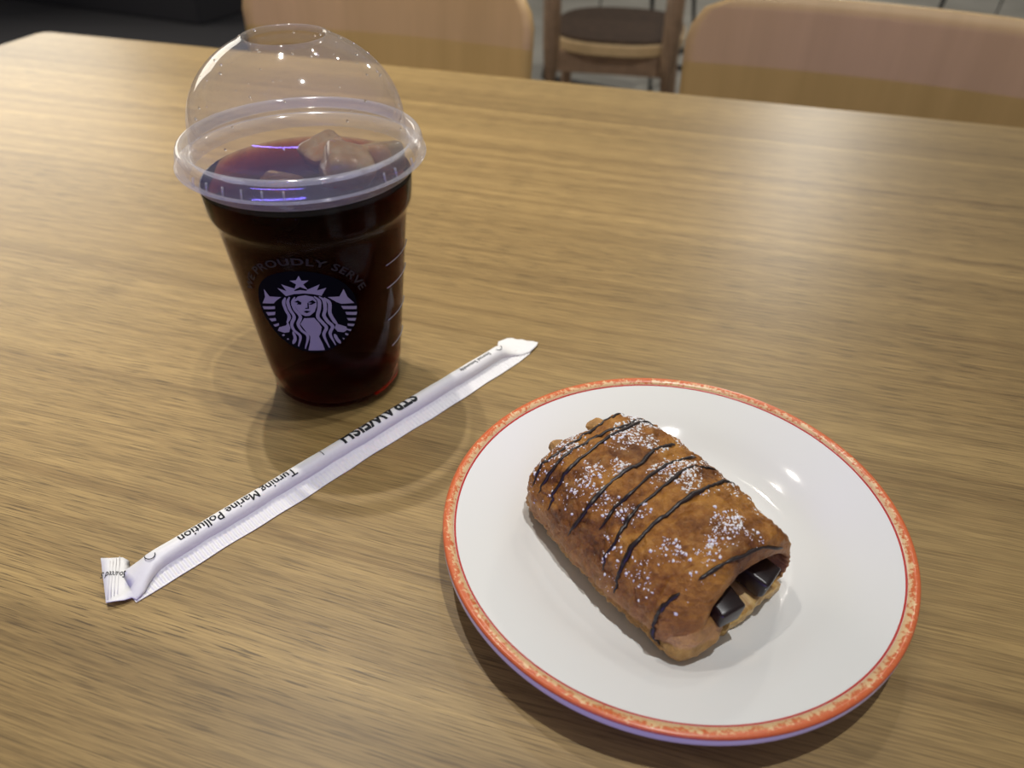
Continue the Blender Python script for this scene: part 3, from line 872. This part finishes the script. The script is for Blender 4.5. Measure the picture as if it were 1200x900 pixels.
# drop the flap lettering onto the wrapper
from mathutils.bvhtree import BVHTree
bvh = BVHTree.FromPolygons([v_.co.copy() for v_ in wr.data.vertices], [tuple(p.vertices) for p in wr.data.polygons])
for v_ in flap_bm.verts:
    h = bvh.ray_cast(Vector((v_.co.x, v_.co.y, 0.05)), Vector((0, 0, -1)))
    v_.co.z = (h[0].z if h[0] else 0.003) + 0.00015
bm_obj('flap_lettering', flap_bm, M['print_black'], straw, True)

# ------------------------------------------------------------------ plate
PX, PY = 0.0623, 0.2068
plate = empty('dessert_plate', (PX, PY, T))
tag(plate, 'round ivory plate with a speckled orange rim under the pastry', 'plate')
pp = [(0.0, 0.0050), (0.030, 0.0050), (0.046, 0.0053), (0.052, 0.0060), (0.0570, 0.0078), (0.0615, 0.0102), (0.066, 0.0123), (0.072, 0.0145), (0.080, 0.0171), (0.0862, 0.0191), (0.0874, 0.0194),
      (0.0879, 0.0189), (0.0882, 0.0176), (0.0882, 0.0160), (0.0878, 0.0147), (0.0866, 0.0134), (0.080, 0.0110), (0.070, 0.0084), (0.062, 0.0058), (0.055, 0.0036), (0.0505, 0.0026), (0.0500, 0.0002), (0.0470, 0.0002), (0.0462, 0.0018), (0.0, 0.0022)]
v, f = lathe([(a, b) for a, b in pp][::-1], 160); mesh_obj('plate_body', v, f, M['porcelain'], plate)
def zrim(r): return 0.0171 + (r - 0.080) * (0.0191 - 0.0171) / 0.0062
band = [(0.0840, zrim(0.0840) - 0.0002), (0.0840, zrim(0.0840) + 0.00006), (0.0862, 0.0191 + 0.00008), (0.0874, 0.0194 + 0.00010), (0.08805, 0.0189 + 0.00005), (0.0882, 0.0184), (0.0878, 0.0183), (0.0870, 0.0190)]
v, f = lathe(band[::-1], 160, True); o = mesh_obj('rim_band', v, f, M['rim'], plate); o['label'] = 'sponged orange and cream rim band'
line = [(0.0832, zrim(0.0832) - 0.0002), (0.0832, zrim(0.0832) + 0.00006), (0.0836, zrim(0.0836) + 0.00008), (0.0839, zrim(0.0839) + 0.00006), (0.0839, zrim(0.0839) - 0.0002)]
v, f = lathe(line[::-1], 160, True); o = mesh_obj('rim_line', v, f, M['rim_line'], plate); o['label'] = 'thin red line inside the rim band'

# ------------------------------------------------------------------ chocolate pastry
PZ = 0.0056
UD = Vector((0.565, -0.825, 0)).normalized()
pastry = empty('chocolate_pastry', (0.0054, 0.2245, T + PZ), math.atan2(UD.y, UD.x))
tag(pastry, 'golden flaky pastry with chocolate drizzle and icing sugar on the plate', 'pastry')
# local frame: x = u along the roll towards its open end, y = w to the far right, z up
LEN, WID, HGT, WC = 0.0815, 0.0655, 0.0375, 0.0275
def se(c, p): return math.copysign(abs(c) ** p, c)
def outer(u, a):
    """outer skin of the roll"""
    ca, sa = math.cos(a), math.sin(a)
    t = u / LEN
    k = 1.0
    if u < 0.012: k = (1 - ((0.012 - max(u, 0)) / 0.0121) ** 2.4) ** (1 / 2.4)
    k2 = 0.55 + 0.45 * k
    hw = WID / 2 * (0.93 + 0.07 * math.sin(math.pi * min(1, t * 1.05))) * k2
    hh = HGT * (0.94 + 0.06 * math.sin(math.pi * t)) * (0.35 + 0.65 * k)
    zc = 0.0125 * (0.5 + 0.5 * k)
    y = WC + hw * se(ca, 0.78)
    if sa >= 0: z = zc + (hh - zc) * se(sa, 0.82)
    else: z = zc + zc * se(sa, 0.5)
    return y, z
MW, MZ, MHW, MHH = 0.0365, 0.0125, 0.0200, 0.0102
def mouth(a, s=1.0):
    return MW + MHW * s * se(math.cos(a), 0.8), MZ + MHH * s * se(math.sin(a), 0.8) - 0.006 * ((MHW * s * se(math.cos(a), 0.8)) / MHW - 0.2) * 0.35
na = 220
rings = []
nu = 190
for i in range(nu + 1):
    u = LEN * i / nu
    rings.append([(u, *outer(u, 2 * math.pi * k / na)) for k in range(na)])
# rounded front face blending into the mouth
for b, du in ((0.03, 0.0010), (0.08, 0.0019), (0.16, 0.0027), (0.28, 0.0034), (0.42, 0.0038), (0.56, 0.0040), (0.70, 0.0040), (0.84, 0.0038), (0.94, 0.0030), (1.0, 0.0018)):
    rg = []
    for k in range(na):
        a = 2 * math.pi * k / na
        y0, z0 = outer(LEN, a); y1, z1 = mouth(a)
        # the left scroll bulges further out than the top flap
        bul = 0.0040 * max(0.0, -math.cos(a)) * math.sin(math.pi * min(1, b * 0.9))
        rg.append((LEN + du + bul, y0 + (y1 - y0) * b, z0 + (z1 - z0) * b))
    rings.append(rg)
for d, s in ((0.002, 0.98), (0.006, 0.93), (0.011, 0.86), (0.016, 0.75)):
    rings.append([(LEN - d, *mouth(2 * math.pi * k / na, s)) for k in range(na)])
verts, faces = [], []
for rg in rings: verts += [Vector(p) for p in rg]
for i in range(len(rings) - 1):
    for k in range(na):
        j = (k + 1) % na
        faces.append((i * na + j, i * na + k, (i + 1) * na + k, (i + 1) * na + j))
faces.append(tuple(range(na))); faces.append(tuple((len(rings) - 1) * na + k for k in range(na))[::-1])
# crust relief: blisters, layer steps along the sides, wrinkles
for i, v_ in enumerate(verts):
    d = Vector(((v_.x - LEN / 2) * 0.25, v_.y - WC, (v_.z - 0.014) * 1.3)).normalized()
    nz = noise.noise(v_ * 75 + Vector((3, 1, 7))) * 0.0018 + noise.noise(v_ * 200) * 0.0009 + abs(noise.noise(v_ * 420)) * 0.0009 + noise.noise(v_ * 900) * 0.00035 - 0.0007 * max(0, 0.12 - abs(noise.noise(v_ * 130 + Vector((0, 5, 0))))) / 0.12
    side = max(0.0, 1 - abs(v_.z - 0.009) / 0.009)
    nz += side * 0.00055 * math.sin(v_.z * 2600 + 3 * noise.noise(v_ * 60))
    q = v_ + d * nz
    if v_.z < 0.0012: q.z = max(0.0, v_.z)
    verts[i] = q
body = mesh_obj('crust', verts, faces, M['crust'], pastry)

bvh = BVHTree.FromPolygons(verts, faces)
# inner tongue of dough showing in the open end
verts2, faces2 = [], []
nx, ny = 14, 22
for sgn in (0, 1):
    for i in range(nx + 1):
        for k in range(ny + 1):
            u = LEN - 0.016 + 0.0245 * i / nx
            t = k / ny
            y = 0.0195 + 0.0345 * t
            z = 0.0022 + 0.0078 * math.sin(math.pi * t * 0.9) * (1 - 0.28 * i / nx) + 0.0006 * noise.noise(Vector((u * 300, y * 300, sgn)))
            edge = u + (0.0016 * noise.noise(Vector((y * 240, 4, 0))) - 0.004 * abs(t - 0.35)) * (i / nx)
            verts2.append((edge, y, z if sgn else max(0.0004, z - 0.0048)))
W2 = ny + 1; S2 = W2 * (nx + 1)
for i in range(nx):
    for k in range(ny):
        a = i * W2 + k
        faces2.append((a, a + 1, a + W2 + 1, a + W2)); faces2.append((S2 + a, S2 + a + W2, S2 + a + W2 + 1, S2 + a + 1))
for i in range(nx):
    for k in (0, ny):
        a = i * W2 + k; faces2.append((a, a + W2, S2 + a + W2, S2 + a) if k == 0 else (a, S2 + a, S2 + a + W2, a + W2))
for k in range(ny):
    for i in (0, nx):
        a = i * W2 + k; faces2.append((a, S2 + a, S2 + a + 1, a + 1) if i == 0 else (a, a + 1, S2 + a + 1, S2 + a))
o = mesh_obj('inner_dough', verts2, faces2, M['crumb'], pastry); o['label'] = 'pale yellow inner dough layer'

# two chocolate batons
for (u, y, z, sx, sy, sz, rz, ry) in ((LEN + 0.0025, 0.0212, 0.0160, 0.0165, 0.0110, 0.0090, -6, 6), (LEN - 0.0005, 0.0420, 0.0142, 0.0170, 0.0112, 0.0088, 14, 8)):
    bm = box_bm((sx, sy, sz), bev=0.0015, seg=3)
    for v_ in bm.verts: v_.co += Vector((noise.noise(v_.co * 300), noise.noise(v_.co * 300 + Vector((5, 0, 0))), noise.noise(v_.co * 300 + Vector((0, 9, 0))))) * 0.0007
    o = bm_obj('chocolate_baton', bm, M['choc'], pastry, True); o.location = (u, y, z); o.rotation_euler = (0, R(ry), R(rz))

# rolled dough scroll at the left of the open end
bm = bmesh.new()
bmesh.ops.create_uvsphere(bm, u_segments=64, v_segments=40, radius=1.0)
for v_ in bm.verts:
    c0 = v_.co.copy()
    p = Vector((se(c0.x, 0.8) * 0.0125, se(c0.y, 0.72) * 0.0130, se(c0.z, 0.8) * 0.0080))
    p *= 1 + 0.10 * noise.noise(c0 * 2.3 + Vector((4, 0, 0))) + 0.05 * noise.noise(c0 * 6)
    v_.co = p
o = bm_obj('dough_scroll', bm, M['crust'], pastry, True); o.location = (LEN - 0.0015, 0.0105, 0.0082)

# brown flakes standing up at the back end
for (u, y, z, s, rz) in ((0.0022, 0.0335, 0.0285, 0.0036, 20), (0.0022, 0.0165, 0.0250, 0.0042, -25)):
    bm = bmesh.new()
    bmesh.ops.create_icosphere(bm, subdivisions=3, radius=s)
    for v_ in bm.verts:
        v_.co = Vector((v_.co.x * 0.9, v_.co.y * 1.1, v_.co.z * 0.75)) * (1 + 0.45 * noise.noise(v_.co * 380))
    o = bm_obj('crust_flake', bm, M['crust'], pastry, True); o.location = (u, y, z); o.rotation_euler.z = R(rz)

# chocolate drizzle: lines given on the ground plan (u, w), laid on the crust
def drop(u, w):
    h = bvh.ray_cast(Vector((u, w, 0.2)), Vector((0, 0, -1)))
    return h[0] if h[0] else None
DRIZZLE = [
 ([(0.0058,0.0465,0.031),(0.0067,0.0392,0.035),(0.0076,0.0295,0.034),(0.0101,0.0172,0.0349),(0.0098,0.0063,0.0321),(0.0096,0,0.028),(0.0096,-0.0029,0.0212)], 0.00055),
 ([(0.0094,0.0537,0.0276),(0.0152,0.0379,0.0365),(0.0137,0.0288,0.0364),(0.0138,0.0171,0.0355),(0.0138,0.0074,0.0336),(0.0142,0.0005,0.0279),(0.0137,-0.003,0.0208)], 0.00060),
 ([(0.0181,0.0503,0.0317),(0.0141,0.0488,0.032),(0.0167,0.0374,0.0368),(0.018,0.0251,0.0377),(0.0194,0.0121,0.0355),(0.0204,0.002,0.0291),(0.0212,-0.0042,0.0185)], 0.00065),
 ([(0.0308,0.0498,0.0323),(0.0319,0.0413,0.0358),(0.0335,0.0322,0.0372),(0.0356,0.026,0.0376),(0.0358,0.0146,0.0364),(0.0366,0.0061,0.0337),(0.0374,-0.0008,0.0286),(0.0347,-0.0047,0.0175)], 0.00075),
 ([(0.0387,0.0538,0.0296),(0.0405,0.0424,0.0351),(0.0415,0.0336,0.0375),(0.0423,0.0256,0.038),(0.0447,0.0152,0.0376),(0.0444,0.0077,0.0335),(0.0457,-0.0001,0.028)], 0.00060),
 ([(0.0483,0.0541,0.0302),(0.0467,0.049,0.033),(0.0467,0.039,0.0373),(0.0484,0.0286,0.0377),(0.05,0.0187,0.0372),(0.0506,0.0105,0.0344),(0.053,0.0022,0.0305),(0.0543,-0.0047,0.0177)], 0.00060),
 ([(0.0572,0.0552,0.029),(0.0562,0.050,0.0325),(0.0569,0.0426,0.0356),(0.0582,0.0305,0.0382),(0.0594,0.0197,0.0375),(0.0594,0.0106,0.035),(0.0603,0.0024,0.0313),(0.061,-0.0025,0.0246),(0.0621,-0.0049,0.0141)], 0.00080),
 ([(0.0858,0.0500,0.0250),(0.0848,0.0387,0.0316),(0.0841,0.0307,0.0325),(0.0834,0.0228,0.0333),(0.0831,0.0152,0.0329),(0.0828,0.0106,0.032)], 0.00065),
 ([(0.0816,0.0043,0.0286),(0.0806,0.0007,0.0255),(0.0797,-0.0022,0.0204),(0.0802,-0.0032,0.013),(0.0832,-0.0027,0.008)], 0.00075)]
def drizzle_line(pts, rad):
    P = smooth_curve(pts, 10)
    L = []
    for p in P:
        q = bvh.find_nearest(p)
        if q[0]: L.append(q[0] + (q[1] if q[1].dot(q[0] - Vector((LEN / 2, WC, 0.012))) > 0 else -q[1]) * rad * 0.35)
    ph = random.uniform(0, 9)
    return tube(L, lambda t: rad * 1.3 * (0.82 + 0.25 * math.sin(ph + 23 * t) * math.sin(7 * t + ph)) * min(1.0, 0.3 + 9 * min(t, 1 - t)), 8, 0.75)
for pts, rad in DRIZZLE:
    mesh_obj('drizzle_line', *drizzle_line(pts, rad), M['drizzle'], pastry)

# icing sugar
vs_, fs_ = [], []
tris = []
for fc in faces[:-2]:
    a, b, c, d = (verts[i] for i in fc)
    nrm = (b - a).cross(d - a)
    ar = nrm.length; nrm.normalize()
    if nrm.z < 0: nrm = -nrm
    if nrm.z > 0.25 and a.z > 0.012 and a.x < LEN + 0.003: tris.append((a, b, c, d, nrm))
cnt = 0
while cnt < 3600:
    a, b, c, d, nrm = random.choice(tris)
    s, t = random.random(), random.random()
    p = a.lerp(b, s).lerp(d.lerp(c, s), t)
    dens = 0.35 + 1.9 * noise.noise(p * 95 + Vector((11, 4, 2))) + 0.9 * noise.noise(p * 260)
    u_, w_ = p.x, p.y
    dens *= 1.15 - 0.75 * (u_ / LEN)
    dens *= math.exp(-((w_ - 0.030) / 0.019) ** 2) * 1.3 + 0.12
    if random.random() > dens: continue
    r = random.choice((0.00015, 0.00018, 0.0002, 0.00025, 0.0003, 0.0004, 0.0006)) * random.uniform(0.8, 1.25)
    t1 = nrm.cross(Vector((random.random() - 0.5, random.random() - 0.5, random.random() - 0.5))).normalized(); t2 = nrm.cross(t1)
    p = p + nrm * 0.00010
    base = len(vs_)
    for k in range(5):
        an = 2 * math.pi * k / 5; rr = r * random.uniform(0.6, 1.3)
        vs_.append(p + t1 * (rr * math.cos(an)) + t2 * (rr * math.sin(an)))
    vs_.append(p + nrm * r * 0.7)
    for k in range(5): fs_.append((base + k, base + (k + 1) % 5, base + 5))
    fs_.append(tuple(base + k for k in range(5))[::-1])
    cnt += 1
o = mesh_obj('icing_sugar', vs_, fs_, M['sugar'], pastry, False); o['kind'] = 'stuff'; o['label'] = 'fine white icing sugar'
